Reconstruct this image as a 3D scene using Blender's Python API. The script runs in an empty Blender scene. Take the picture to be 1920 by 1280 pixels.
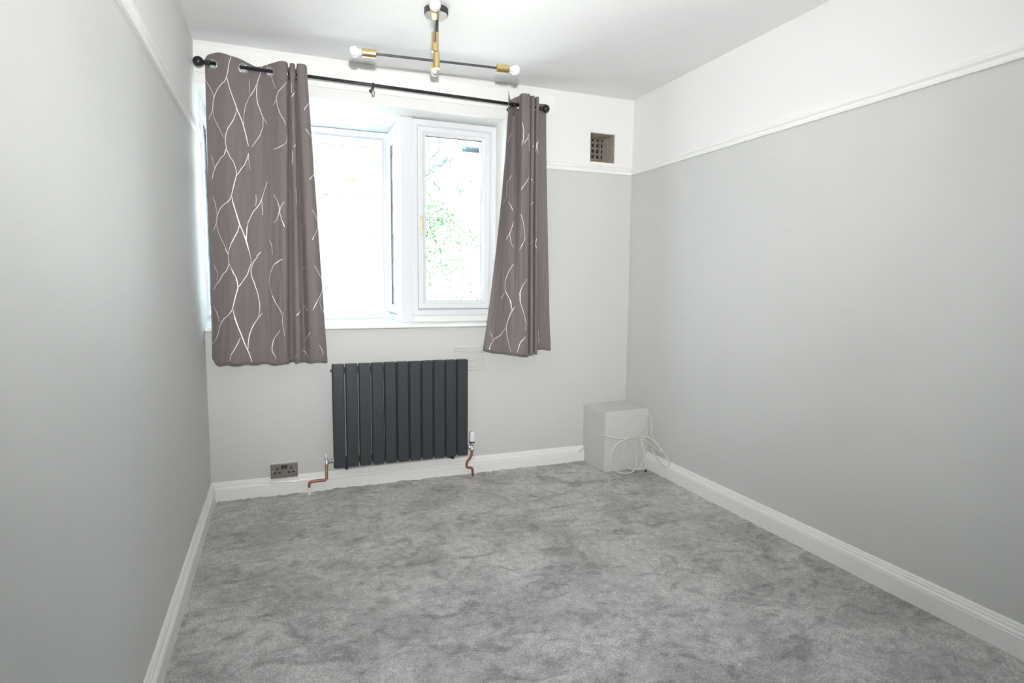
import bpy, bmesh, math, random
from mathutils import Vector, Matrix, noise
random.seed(7)
SC = bpy.context.scene
COL = SC.collection
PI = math.pi

# ------------------------------------------------------------------ camera
yaw, pitch, roll = 0.3726, -0.0974, 0.0084
sy, cy, sp, cp = math.sin(yaw), math.cos(yaw), math.sin(pitch), math.cos(pitch)
fwd = Vector((sy*cp, cy*cp, sp)); rt = Vector((cy, -sy, 0)); up = rt.cross(fwd)
rt2 = rt*math.cos(roll) + up*math.sin(roll); up2 = up*math.cos(roll) - rt*math.sin(roll)
cam = bpy.data.cameras.new('camera'); co = bpy.data.objects.new('camera', cam); COL.objects.link(co)
mw = Matrix((( rt2.x, up2.x, -fwd.x, 0.3775), (rt2.y, up2.y, -fwd.y, -3.5166), (rt2.z, up2.z, -fwd.z, 1.2021), (0, 0, 0, 1)))
co.matrix_world = mw
cam.sensor_width = 36; cam.sensor_fit = 'HORIZONTAL'; cam.lens = 1111.87*36/1920; cam.clip_start = 0.02
SC.camera = co

# ------------------------------------------------------------------ world, sun, flash, exposure
W = bpy.data.worlds.new('world'); SC.world = W; W.use_nodes = True
bgn = W.node_tree.nodes['Background']
bgn.inputs[0].default_value = (.70, .85, 1.0, 1); bgn.inputs[1].default_value = 11.0
def light(name, kind, loc, energy, color=(1, 1, 1), rot=None, **kw):
    l = bpy.data.lights.new(name, kind); l.energy = energy; l.color = color
    for k, v in kw.items(): setattr(l, k, v)
    o = bpy.data.objects.new(name, l); COL.objects.link(o); o.location = loc
    if rot is not None: o.rotation_euler = rot
    return o
def aim(o, d): o.rotation_euler = Vector(d).to_track_quat('-Z', 'Y').to_euler()
sun = light('sun', 'SUN', (4, 3, 8), 110, (1, .96, .9), angle=.01); aim(sun, (-.45, .35, -1))
# the photographer's flash gun sits just above the camera: a hot centre and a wide spill
fb = light('flash_zoom', 'SPOT', (0.39, -3.54, 1.44), 190, (1, .99, .985), spot_size=1.5, spot_blend=1.0, shadow_soft_size=.025); aim(fb, (.30, 1, .2))
fd = light('flash_wide', 'SPOT', (0.39, -3.54, 1.44), 150, (1, .99, .985), spot_size=1.9, spot_blend=1.0, shadow_soft_size=.025); aim(fd, (.34, 1, .05))
fr = light('flash_spill_right', 'SPOT', (0.39, -3.54, 1.44), 65, (1, .99, .985), spot_size=1.9, spot_blend=1.0, shadow_soft_size=.025); aim(fr, (.6, 1, .3))
fu = light('flash_spill_up', 'SPOT', (0.39, -3.54, 1.44), 45, (1, .99, .985), spot_size=2.3, spot_blend=.8, shadow_soft_size=.025); aim(fu, (.25, .35, 1))
SC.view_settings.view_transform = 'Standard'; SC.view_settings.look = 'None'
SC.view_settings.exposure = 0.0; SC.view_settings.gamma = 1.0; SC.view_settings.use_curve_mapping = False

# ------------------------------------------------------------------ materials
def mat(name, col, rough=.5, metal=0, bump=None, spec=.5, vary=None, coat=0):
    m = bpy.data.materials.new(name); m.use_nodes = True
    nt = m.node_tree; N = nt.nodes; L = nt.links; b = N['Principled BSDF']
    b.inputs['Base Color'].default_value = (*col, 1); b.inputs['Roughness'].default_value = rough
    b.inputs['Metallic'].default_value = metal; b.inputs['Specular IOR Level'].default_value = spec
    b.inputs['Coat Weight'].default_value = coat
    g = N.new('ShaderNodeNewGeometry')
    if vary:
        sc, lo, hi = vary
        n = N.new('ShaderNodeTexNoise'); n.inputs['Scale'].default_value = sc; n.inputs['Detail'].default_value = 4
        L.new(g.outputs['Position'], n.inputs['Vector'])
        r = N.new('ShaderNodeMapRange'); r.inputs[3].default_value = lo; r.inputs[4].default_value = hi
        L.new(n.outputs[0], r.inputs[0])
        x = N.new('ShaderNodeMix'); x.data_type = 'RGBA'; x.blend_type = 'MULTIPLY'; x.inputs[0].default_value = 1
        x.inputs[6].default_value = (*col, 1); L.new(r.outputs[0], x.inputs[7]); L.new(x.outputs[2], b.inputs['Base Color'])
    if bump:
        sc, st, dist = bump
        n = N.new('ShaderNodeTexNoise'); n.inputs['Scale'].default_value = sc; n.inputs['Detail'].default_value = 5
        L.new(g.outputs['Position'], n.inputs['Vector'])
        bp = N.new('ShaderNodeBump'); bp.inputs['Strength'].default_value = st; bp.inputs['Distance'].default_value = dist
        L.new(n.outputs[0], bp.inputs['Height']); L.new(bp.outputs[0], b.inputs['Normal'])
    return m

WHITE = (.80, .80, .79); GREY = (.610, .615, .598)
M_ceil = mat('ceiling_paint', (.86, .86, .855), .8, bump=(7, .25, .02), spec=.2, vary=(2.5, .97, 1.02))
M_white = mat('white_gloss_paint', (.86, .86, .84), .35, vary=(5, .97, 1.02), bump=(25, .08, .004))
M_upvc = mat('white_plastic_frame', (.74, .755, .775), .22)
M_grey_paint = mat('grey_wall_paint', GREY, .5, bump=(30, .1, .004), spec=.3, vary=(3, .97, 1.02))

def wall_material():
    m = mat('two_tone_wall_paint', GREY, .58, bump=(14, .12, .006), spec=.4)
    nt = m.node_tree; N = nt.nodes; L = nt.links; b = N['Principled BSDF']
    g = N.new('ShaderNodeNewGeometry'); s = N.new('ShaderNodeSeparateXYZ'); L.new(g.outputs['Position'], s.inputs[0])
    c = N.new('ShaderNodeMath'); c.operation = 'GREATER_THAN'; c.inputs[1].default_value = 1.95; L.new(s.outputs[2], c.inputs[0])
    n = N.new('ShaderNodeTexNoise'); n.inputs['Scale'].default_value = 1.6; n.inputs['Detail'].default_value = 5; n.inputs['Roughness'].default_value = .6
    L.new(g.outputs['Position'], n.inputs['Vector'])
    r = N.new('ShaderNodeMapRange'); r.inputs[3].default_value = .95; r.inputs[4].default_value = 1.05; L.new(n.outputs[0], r.inputs[0])
    # faint scuffs, long thin streaks
    mp = N.new('ShaderNodeMapping'); mp.inputs['Rotation'].default_value = (.55, 0, 0); mp.inputs['Scale'].default_value = (1, 3.0, 26)
    L.new(g.outputs['Position'], mp.inputs[0])
    n2 = N.new('ShaderNodeTexNoise'); n2.inputs['Scale'].default_value = 1.4; n2.inputs['Detail'].default_value = 3; L.new(mp.outputs[0], n2.inputs['Vector'])
    r2 = N.new('ShaderNodeMapRange'); r2.inputs[1].default_value = .70; r2.inputs[2].default_value = .80; r2.inputs[3].default_value = 1; r2.inputs[4].default_value = .90
    L.new(n2.outputs[0], r2.inputs[0])
    mm = N.new('ShaderNodeMath'); mm.operation = 'MULTIPLY'; L.new(r.outputs[0], mm.inputs[0]); L.new(r2.outputs[0], mm.inputs[1])
    gx = N.new('ShaderNodeMix'); gx.data_type = 'RGBA'; gx.blend_type = 'MULTIPLY'; gx.inputs[0].default_value = 1
    gx.inputs[6].default_value = (*GREY, 1); L.new(mm.outputs[0], gx.inputs[7])
    x = N.new('ShaderNodeMix'); x.data_type = 'RGBA'; L.new(c.outputs[0], x.inputs[0])
    L.new(gx.outputs[2], x.inputs[6]); x.inputs[7].default_value = (*WHITE, 1)
    L.new(x.outputs[2], b.inputs['Base Color'])
    return m
M_wall = wall_material()

def carpet_material():
    m = mat('mottled_grey_carpet', (.2, .2, .2), .95, spec=.1)
    nt = m.node_tree; N = nt.nodes; L = nt.links; b = N['Principled BSDF']
    g = N.new('ShaderNodeNewGeometry')
    def nz(scale, det, rough=.5, dist=0, stretch=None):
        n = N.new('ShaderNodeTexNoise'); n.inputs['Scale'].default_value = scale; n.inputs['Detail'].default_value = det
        n.inputs['Roughness'].default_value = rough; n.inputs['Distortion'].default_value = dist
        if stretch:
            mp = N.new('ShaderNodeMapping'); mp.inputs['Scale'].default_value = stretch; mp.inputs['Rotation'].default_value = (0, 0, .5)
            L.new(g.outputs['Position'], mp.inputs[0]); L.new(mp.outputs[0], n.inputs['Vector'])
        else: L.new(g.outputs['Position'], n.inputs['Vector'])
        return n.outputs[0]
    def ramp(s, a, b_, lo, hi):
        r = N.new('ShaderNodeMapRange'); r.interpolation_type = 'SMOOTHSTEP'
        for i, v in enumerate((a, b_, lo, hi)): r.inputs[i+1].default_value = v
        L.new(s, r.inputs[0]); return r.outputs[0]
    def mul(a, c):
        k = N.new('ShaderNodeMath'); k.operation = 'MULTIPLY'; L.new(a, k.inputs[0]); L.new(c, k.inputs[1]); return k.outputs[0]
    v = ramp(nz(3.0, 5, .62, .3), .36, .62, .80, 1.10)            # broad shading of the pile
    v = mul(v, ramp(nz(5.5, 6, .62, 1.3, (1, 1.6, 1)), .34, .50, .70, 1.0))
    v = mul(v, ramp(nz(13, 5, .6, .6, (1, 1.8, 1)), .32, .45, .80, 1.0))   # brushed dark blotches
    v = mul(v, ramp(nz(26, 4, .6), .3, .7, .86, 1.13))
    fine = nz(150, 4, .75)
    v = mul(v, ramp(fine, .30, .70, .66, 1.30))
    x = N.new('ShaderNodeMix'); x.data_type = 'RGBA'; x.blend_type = 'MULTIPLY'; x.inputs[0].default_value = 1
    x.inputs[6].default_value = (.535, .520, .512, 1); L.new(v, x.inputs[7]); L.new(x.outputs[2], b.inputs['Base Color'])
    b.inputs['Sheen Weight'].default_value = .15
    bp = N.new('ShaderNodeBump'); bp.inputs['Strength'].default_value = .8; bp.inputs['Distance'].default_value = .006
    L.new(fine, bp.inputs['Height']); L.new(bp.outputs[0], b.inputs['Normal'])
    return m
M_carpet = carpet_material()

def fabric_material(name, col, sheen):
    m = mat(name, col, .62, spec=.35)
    nt = m.node_tree; N = nt.nodes; L = nt.links; b = N['Principled BSDF']
    b.inputs['Sheen Weight'].default_value = sheen; b.inputs['Sheen Roughness'].default_value = .4
    uv = N.new('ShaderNodeUVMap'); w = N.new('ShaderNodeTexNoise'); w.inputs['Scale'].default_value = 500
    L.new(uv.outputs[0], w.inputs['Vector'])
    n = N.new('ShaderNodeTexNoise'); n.inputs['Scale'].default_value = 9; n.inputs['Detail'].default_value = 3; L.new(uv.outputs[0], n.inputs['Vector'])
    a = N.new('ShaderNodeMath'); a.operation = 'MULTIPLY_ADD'; a.inputs[1].default_value = 12; L.new(n.outputs[0], a.inputs[0]); L.new(w.outputs[0], a.inputs[2])
    bp = N.new('ShaderNodeBump'); bp.inputs['Strength'].default_value = .25; bp.inputs['Distance'].default_value = .0012
    L.new(a.outputs[0], bp.inputs['Height']); L.new(bp.outputs[0], b.inputs['Normal'])
    return m
M_cloth = fabric_material('taupe_satin_fabric', (.172, .147, .143), .2)
M_lining = fabric_material('pale_grey_lining', (.36, .35, .34), .1)
M_foil = mat('silver_foil_print', (.86, .84, .83), .38, .35, spec=.8)
M_black = mat('black_satin_metal', (.030, .029, .033), .34, .4)
M_anthr = mat('anthracite_powder_coat', (.040, .046, .050), .42, .15, bump=(700, .1, .0005))
M_darkgap = mat('anthracite_shadowed_metal', (.03, .033, .036), .5, .1)  # darker copy of the anthracite coat, shade put into its colour
M_brass = mat('brushed_brass', (.66, .50, .25), .32, 1.0)
M_gun = mat('gunmetal', (.065, .06, .065), .42, .35)
M_steel = mat('eyelet_steel', (.55, .55, .55), .25, 1.0)
M_chrome = mat('chrome', (.80, .81, .83), .28, 1.0)
M_copper = mat('copper_pipe', (.52, .26, .18), .32, .9, vary=(40, .75, 1.1))
M_nickel = mat('brushed_nickel', (.36, .33, .295), .34, .9)
M_dark = mat('black_plastic', (.015, .014, .013), .5)
M_cream = mat('cream_cable_sheath', (.70, .67, .59), .4)
M_plast = mat('white_plastic', (.80, .80, .80), .3)
M_lead = mat('lead_came', (.10, .105, .115), .6, .2)
M_gasket = mat('dark_rubber_gasket', (.05, .055, .06), .6)
M_brassy = mat('aged_gold_handle', (.62, .56, .40), .35, .5)
M_raw = mat('bare_mortar', (.46, .41, .35), .9, bump=(60, .8, .01), vary=(30, .7, 1.2))
M_terra = mat('terracotta_air_brick', (.27, .23, .20), .9, bump=(80, .8, .01), vary=(40, .5, 1.4))
M_hole = mat('dark_cavity', (.03, .025, .022), .9)
M_pave = mat('pale_paving', (.72, .71, .68), .8, vary=(6, .85, 1.1))
M_lawn = mat('lawn_grass', (.10, .14, .07), .9, vary=(12, .6, 1.3), bump=(120, .8, .02))
M_leaf = mat('leaf_green', (.13, .20, .12), .5, vary=(3, .6, 1.3))
M_leaf2 = mat('leaf_yellow_green', (.30, .31, .17), .5, vary=(3, .6, 1.3))
M_bark = mat('bark', (.16, .12, .09), .9)
M_render = mat('pale_house_render', (.72, .70, .66), .8, vary=(4, .92, 1.05))
M_tile = mat('slate_roof_tile', (.36, .42, .52), .7, vary=(20, .7, 1.2))
M_fence = mat('timber_fence', (.40, .30, .20), .8, vary=(15, .7, 1.2))

def glass_material(name, tint, gloss):
    m = bpy.data.materials.new(name); m.use_nodes = True; nt = m.node_tree; N = nt.nodes; L = nt.links
    N.remove(N['Principled BSDF']); out = N['Material Output']
    t = N.new('ShaderNodeBsdfTransparent'); t.inputs[0].default_value = (*tint, 1)
    g = N.new('ShaderNodeBsdfGlossy'); g.inputs['Roughness'].default_value = .03
    f = N.new('ShaderNodeFresnel'); f.inputs[0].default_value = gloss
    mx = N.new('ShaderNodeMixShader'); L.new(f.outputs[0], mx.inputs[0]); L.new(t.outputs[0], mx.inputs[1]); L.new(g.outputs[0], mx.inputs[2])
    L.new(mx.outputs[0], out.inputs[0]); return m
M_glass = glass_material('window_glass', (.97, .985, .98), 1.45)
def bulb_material():
    m = bpy.data.materials.new('milky_bulb_glass'); m.use_nodes = True; b = m.node_tree.nodes['Principled BSDF']
    b.inputs['Base Color'].default_value = (.93, .94, .97, 1); b.inputs['Roughness'].default_value = .12
    b.inputs['Transmission Weight'].default_value = .45; b.inputs['IOR'].default_value = 1.3
    b.inputs['Coat Weight'].default_value = .5
    return m
M_bulb = bulb_material()

# ------------------------------------------------------------------ mesh helpers
def box(bm, x0, x1, y0, y1, z0, z1):
    v = [bm.verts.new((x, y, z)) for x in (x0, x1) for y in (y0, y1) for z in (z0, z1)]
    for f in ((0, 1, 3, 2), (4, 6, 7, 5), (0, 4, 5, 1), (2, 3, 7, 6), (0, 2, 6, 4), (1, 5, 7, 3)): bm.faces.new([v[i] for i in f])
    return v
def obj(name, bm, m, parent=None, smooth=False, bevel=0, seg=2, auto=None):
    bmesh.ops.recalc_face_normals(bm, faces=bm.faces)
    me = bpy.data.meshes.new(name); bm.to_mesh(me); bm.free()
    ms = m if isinstance(m, (list, tuple)) else [m]
    for k in ms: me.materials.append(k)
    if smooth: me.shade_smooth()
    o = bpy.data.objects.new(name, me); COL.objects.link(o)
    if parent: o.parent = parent
    if bevel:
        b = o.modifiers.new('bevel', 'BEVEL'); b.width = bevel; b.segments = seg; b.limit_method = 'ANGLE'; b.angle_limit = .6
        me.shade_smooth()
        w = o.modifiers.new('wn', 'WEIGHTED_NORMAL'); w.keep_sharp = True
    return o
def tag(o, label, cat, group=None):
    o['label'] = label; o['category'] = cat
    if group: o['group'] = group
    return o
def struct(o, label=None):
    o['kind'] = 'structure'
    if label: o['label'] = label
    return o
def empty(name, label=None, cat=None, group=None, loc=(0, 0, 0)):
    o = bpy.data.objects.new(name, None); COL.objects.link(o); o.location = loc; o.empty_display_size = .05
    if label: tag(o, label, cat, group)
    return o
def frame_of(t):
    t = t.normalized(); a = Vector((0, 0, 1)) if abs(t.z) < .9 else Vector((1, 0, 0))
    u = t.cross(a).normalized(); return u, t.cross(u).normalized()
def lathe(bm, p, d, prof, n=24):
    """prof: list of (along, radius) about the axis from p along d"""
    p = Vector(p); d = Vector(d).normalized(); u, v = frame_of(d); rings = []
    for s, r in prof:
        c = p + d*s
        if r < 1e-6: rings.append([bm.verts.new(c)])
        else: rings.append([bm.verts.new(c + (u*math.cos(2*PI*i/n) + v*math.sin(2*PI*i/n))*r) for i in range(n)])
    for a, b in zip(rings, rings[1:]):
        for i in range(n):
            j = (i+1) % n
            if len(a) == 1 and len(b) == 1: continue
            if len(a) == 1: bm.faces.new((a[0], b[i], b[j]))
            elif len(b) == 1: bm.faces.new((a[i], b[0], a[j]))
            else: bm.faces.new((a[i], b[i], b[j], a[j]))
    for r in (rings[0], rings[-1]):
        if len(r) > 1: bm.faces.new(r)
def rod(bm, a, b, r, n=16):
    a = Vector(a); b = Vector(b); lathe(bm, a, b-a, [(0, r), ((b-a).length, r)], n)
def cr(pts, k=8, closed=False):
    P = [Vector(p) for p in pts]; out = []; n = len(P)
    for i in range(n-1):
        p0 = P[max(i-1, 0)]; p1 = P[i]; p2 = P[i+1]; p3 = P[min(i+2, n-1)]
        for j in range(k):
            t = j/k
            out.append(.5*((2*p1) + (p2-p0)*t + (2*p0-5*p1+4*p2-p3)*t*t + (3*p1-p0-3*p2+p3)*t**3))
    out.append(P[-1]); return out
def tube(bm, pts, r, n=8, caps=True):
    P = [Vector(p) for p in pts]; u = None; rings = []
    for i, p in enumerate(P):
        t = (P[min(i+1, len(P)-1)] - P[max(i-1, 0)])
        if t.length < 1e-9: continue
        t.normalize()
        if u is None: u, v = frame_of(t)
        else:
            u = (u - t*u.dot(t)).normalized(); v = t.cross(u)
        rr = r(i/(len(P)-1)) if callable(r) else r
        rings.append([bm.verts.new(p + (u*math.cos(2*PI*k/n) + v*math.sin(2*PI*k/n))*rr) for k in range(n)])
    for a, b in zip(rings, rings[1:]):
        for k in range(n): bm.faces.new((a[k], a[(k+1) % n], b[(k+1) % n], b[k]))
    if caps: bm.faces.new(rings[0]); bm.faces.new(rings[-1][::-1])
def torus(bm, c, ax, R, r, n=24, m=8, sq=1.0):
    c = Vector(c); d = Vector(ax).normalized(); u, v = frame_of(d)
    rings = []
    for i in range(n):
        a = 2*PI*i/n; e = u*math.cos(a) + v*math.sin(a)
        rings.append([bm.verts.new(c + e*(R + r*math.cos(2*PI*j/m)) + d*(r*sq*math.sin(2*PI*j/m))) for j in range(m)])
    for i in range(n):
        a, b = rings[i], rings[(i+1) % n]
        for j in range(m): bm.faces.new((a[j], b[j], b[(j+1) % m], a[(j+1) % m]))
def bend(pts, r, k=6):
    """polyline with rounded corners"""
    P = [Vector(p) for p in pts]; out = [P[0]]
    for i in range(1, len(P)-1):
        a = (P[i-1]-P[i]); b = (P[i+1]-P[i]); q = min(r, a.length*.49, b.length*.49)
        A = P[i] + a.normalized()*q; B = P[i] + b.normalized()*q
        for j in range(k+1):
            t = j/k; out.append(A*(1-t)**2 + P[i]*2*t*(1-t) + B*t*t)
    out.append(P[-1]); return out
def sweep_profile(bm, prof, a, b, inward, mitre_a=0, mitre_b=0):
    """prof (t out from wall, z); from a to b on the floor plan; inward = unit vector off the wall; mitre shifts the ends with t"""
    a = Vector(a); b = Vector(b); d = (b-a).normalized(); inward = Vector(inward); rings = []
    for p, mi, s in ((a, mitre_a, 1), (b, mitre_b, -1)):
        rings.append([bm.verts.new(p + inward*t + d*(s*mi*t) + Vector((0, 0, z))) for t, z in prof])
    n = len(prof)
    for k in range(n): bm.faces.new((rings[0][k], rings[0][(k+1) % n], rings[1][(k+1) % n], rings[1][k]))
    bm.faces.new(rings[0]); bm.faces.new(rings[1][::-1])

# ------------------------------------------------------------------ room shell
RW, RH, YB = 2.608, 2.42, -4.35          # width, height, wall behind the camera
OX, OZ0, OZ1 = 1.70, .955, 2.205         # window opening in the back wall: x 0..OX
BX, BY, WY = 1.09, .70, .18              # bay: right side, front, depth of the casement on the right
HX0, HX1, HZ0, HZ1, HD = 2.288, 2.472, 2.000, 2.187, .15
def nd(): return bmesh.new()
def solid_wall(name, axis, xs, zs, holes, d0, d1):
    """wall of grid cells minus holes; axis 'y': plane spans x,z from y=d0 (room side) to d1"""
    bm = nd()
    for i in range(len(xs)-1):
        for k in range(len(zs)-1):
            cx, cz = (xs[i]+xs[i+1])/2, (zs[k]+zs[k+1])/2
            if any(h[0] < cx < h[1] and h[2] < cz < h[3] for h in holes): continue
            box(bm, xs[i], xs[i+1], d0, d1, zs[k], zs[k+1])
    bmesh.ops.remove_doubles(bm, verts=bm.verts, dist=1e-5)
    seen = {}
    for f in bm.faces: seen.setdefault(tuple(sorted(v.index for v in f.verts)), []).append(f)
    bm.verts.index_update(); seen = {}
    for f in bm.faces: seen.setdefault(frozenset(v.index for v in f.verts), []).append(f)
    bmesh.ops.delete(bm, geom=[f for l in seen.values() if len(l) > 1 for f in l], context='FACES_ONLY')
    return struct(obj(name, bm, M_wall))
solid_wall('wall_back', 'y', [0, OX, HX0, HX1, RW+.2], [-.1, OZ0-.02, HZ0, HZ1, OZ1, RH+.1],
           [(0, OX, OZ0-.02, OZ1), (HX0, HX1, HZ0, HZ1)], 0, .28)
bm = nd(); box(bm, -.2, 0, YB, .12, -.1, RH+.1); struct(obj('wall_left', bm, M_wall))
bm = nd(); box(bm, -.2, 0, .12, BY+.05, -.1, OZ0-.022); struct(obj('wall_bay_side', bm, M_render))
bm = nd(); box(bm, RW, RW+.2, YB, 0, -.1, RH+.1); struct(obj('wall_right', bm, M_wall))
bm = nd(); box(bm, -.2, RW+.2, YB-.2, YB, -.1, RH+.1); struct(obj('wall_rear', bm, M_wall))
bm = nd(); box(bm, -.2, RW+.2, YB-.2, .28, RH, RH+.15); struct(obj('ceiling', bm, M_ceil))
# bay roof (its soffit level with the head of the opening) and the masonry under the bay sill
bm = nd(); box(bm, 0, BX+.08, .28, BY+.12, OZ1, OZ1+.12); box(bm, -.2, 0, .12, BY+.12, OZ1, OZ1+.12); struct(obj('trim_1', bm, M_ceil), 'white plaster soffit over the window bay')
bm = nd(); box(bm, 0, BX+.06, .28, BY+.05, -.1, OZ0-.022); struct(obj('wall_bay', bm, M_render))
bm = nd()
v = [bm.verts.new(p) for p in ((0, -.007, 2.262), (2.0, -.007, 2.262), (2.035, 0, 2.262), (2.035, 0, 2.38), (0, 0, 2.40), (0, 0, 2.262))]
bm.faces.new((v[0], v[1], v[3], v[4])); bm.faces.new((v[0], v[1], v[2], v[5])); bm.faces.new((v[1], v[2], v[3])); bm.faces.new((v[0], v[5], v[4]))
struct(obj('trim_2', bm, M_white), 'slim white lintel board over the window opening')

# carpet: a grid with a soft uneven pile and a frayed edge against the back skirting
bm = nd(); nx, ny = 130, 216; G = []
for j in range(ny+1):
    row = []
    for i in range(nx+1):
        x = RW*i/nx; y = YB*(1-j/ny)
        z = .0035*noise.noise(Vector((x*5, y*5, 0))) + .0015*noise.noise(Vector((x*31, y*31, 2)))
        e = max(0, 1 - abs(y+.02)/.06)
        if e > 0: z += e*(.004 + .009*max(0, noise.noise(Vector((x*13, 7.3, 1)))) + .006*noise.noise(Vector((x*60, 3, 1))))
        row.append(bm.verts.new((x, y, z-.001)))
    G.append(row)
for j in range(ny):
    for i in range(nx): bm.faces.new((G[j][i], G[j][i+1], G[j+1][i+1], G[j+1][i]))
struct(obj('floor', bm, M_carpet, smooth=True), 'mottled grey deep pile carpet')

SK = [(0, -.005), (.020, -.005), (.020, .068), (.0175, .0705), (.0195, .074), (.0175, .080), (.0125, .085), (.0120, .092), (.0085, .097), (.0075, .103), (.004, .108), (0, .108)]
bm = nd(); sweep_profile(bm, SK, (0, 0, 0), (2.30, 0, 0), (0, -1, 0), 1, 0); struct(obj('baseboard_back', bm, M_white))
bm = nd(); sweep_profile(bm, SK, (0, YB, 0), (0, 0, 0), (1, 0, 0), 0, 1); struct(obj('baseboard_left', bm, M_white))
bm = nd(); sweep_profile(bm, SK, (RW, -.27, 0), (RW, YB, 0), (-1, 0, 0)); struct(obj('baseboard_right', bm, M_white))
RL = [(0, 0), (.012, 0), (.014, .006), (.010, .012), (.012, .020), (.020, .028), (.022, .036), (.018, .042), (.006, .045), (0, .048)]
RZ = 1.930
def railp(a): return (a[0], a[1], RZ)
bm = nd(); sweep_profile(bm, RL, railp((OX+.02, 0)), railp((RW, 0)), (0, -1, 0), 0, 1); struct(obj('trim_3', bm, M_white), 'white picture rail on the window wall')
bm = nd(); sweep_profile(bm, RL, railp((0, YB)), railp((0, .10)), (1, 0, 0)); struct(obj('trim_4', bm, M_white), 'white picture rail on the left wall')
bm = nd(); sweep_profile(bm, RL, railp((RW, 0)), railp((RW, YB)), (-1, 0, 0), 1, 0); struct(obj('trim_5', bm, M_white), 'white picture rail on the right wall')
# sill board running into the bay
bm = nd(); box(bm, .0, OX, -.035, WY+.02, OZ0-.02, OZ0); box(bm, -.03, BX, WY+.02, BY-.01, OZ0-.02, OZ0)
struct(obj('trim_6', bm, M_white, bevel=.006, seg=3), 'white painted window sill board')
# corner post and head of the casement part
bm = nd(); box(bm, BX-.008, BX+.066, WY-.005, WY+.10, OZ0, OZ1); struct(obj('trim_7', bm, M_upvc, bevel=.003), 'white corner post between bay and casement')
bm = nd(); box(bm, BX+.066, OX, WY+.01, WY+.06, OZ0, 1.0); struct(obj('trim_8', bm, M_white, bevel=.003), 'white upstand under the casement window')
bm = nd(); box(bm, OX-.004, OX+.001, .001, WY+.02, OZ0, OZ1); struct(obj('trim_9', bm, M_white), 'white painted reveal at the right of the window')
# air brick hole lining
bm = nd()
t = .004
box(bm, HX0-.001, HX0+t, .004, HD, HZ0, HZ1); box(bm, HX1-t, HX1+.001, .004, HD, HZ0, HZ1)
box(bm, HX0, HX1, .004, HD, HZ1-t, HZ1+.001); box(bm, HX0, HX1, .004, HD, HZ0-.001, HZ0+t)
hole = empty('ventilation_opening', 'square hole high in the window wall with an old air brick inside', 'vent opening', loc=(2.38, .07, 2.0))
def keep(o, p): o.parent = p; o.matrix_parent_inverse = Matrix.Translation(-p.location); return o
keep(obj('mortar_lining', bm, M_raw), hole)
bm = nd()
box(bm, HX0-.01, HX1+.01, HD+.012, HD+.05, HZ0-.01, HZ1+.01)
keep(obj('back_plate', bm, M_hole), hole)
bm = nd()
for i in range(5):
    for k in range(5):
        if True:
            x = HX0+.004+i*.0365; z = HZ0+.002+k*.038
    box(bm, HX0+.002+i*.0365, HX0+.016+i*.0365, HD-.006, HD+.013, HZ0, HZ1)
for k in range(5): box(bm, HX0, HX1, HD-.002, HD+.013, HZ0+.002+k*.038, HZ0+.018+k*.038)
keep(obj('air_brick', bm, M_terra, bevel=.002), hole)

# ------------------------------------------------------------------ windows
def P3(kind, a, b, d):
    """local window coords: a along, b up, d outward depth -> world"""
    k, o = kind
    if k == 'front': return (a, o+d, b)
    if k == 'left': return (o-d, a, b)
    return (o+d, a, b)          # return window: a is y, depth is +x
def wbox(bm, kind, a0, a1, b0, b1, d0, d1):
    p = P3(kind, a0, b0, d0); q = P3(kind, a1, b1, d1)
    box(bm, min(p[0], q[0]), max(p[0], q[0]), min(p[1], q[1]), max(p[1], q[1]), min(p[2], q[2]), max(p[2], q[2]))
def mframe(kind, a0, a1, b0, b1, w, prof):
    """mitred rectangular frame; prof list of (inset from outer edge, depth)"""
    bm = bmesh.new(); rings = []
    for ins, d in prof:
        rings.append([bm.verts.new(P3(kind, *c, d)) for c in ((a0+ins, b0+ins), (a1-ins, b0+ins), (a1-ins, b1-ins), (a0+ins, b1-ins))])
    n = len(rings)
    for i in range(n):
        r, s = rings[i], rings[(i+1) % n]
        for k in range(4): bm.faces.new((r[k], r[(k+1) % 4], s[(k+1) % 4], s[k]))
    return bm
def frame_prof(w, d0, d1): return [(0, d0+.002), (.002, d0), (w-.012, d0), (w-.004, d0+.008), (w, d0+.012), (w, d1), (0, d1)]
def sash_prof(w, d0, d1): return [(0, d0+.004), (.004, d0), (w-.020, d0), (w-.016, d0+.005), (w-.003, d0+.011), (w, d0+.016), (w, d1), (0, d1)]
def lead(kind, a0, a1, b0, b1, d, cx, cz0, sx=.066, vl=.105, dz=.07):
    bm = bmesh.new(); per = 2*(vl+dz)
    def seg(p, q):
        # clip to the pane
        (x0, z0), (x1, z1) = p, q; t0, t1 = 0., 1.
        for dd, lo, hi, o_ in ((x1-x0, a0, a1, x0), (z1-z0, b0, b1, z0)):
            if abs(dd) < 1e-9:
                if not lo <= o_ <= hi: return
                continue
            u, w_ = (lo-o_)/dd, (hi-o_)/dd
            if u > w_: u, w_ = w_, u
            t0 = max(t0, u); t1 = min(t1, w_)
        if t1-t0 < .02: return
        A = P3(kind, x0+(x1-x0)*t0, z0+(z1-z0)*t0, d); B = P3(kind, x0+(x1-x0)*t1, z0+(z1-z0)*t1, d)
        rod(bm, A, B, .0017, 6)
    for i in range(-12, 12):
        x = cx+i*sx; off = 0 if i % 2 == 0 else per/2
        for k in range(-6, 8):
            z = cz0+off+k*per
            seg((x, z), (x, z+vl)); seg((x, z+vl), (x+sx, z+vl+dz)); seg((x, z+vl), (x-sx, z+vl+dz))
    return bm
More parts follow.
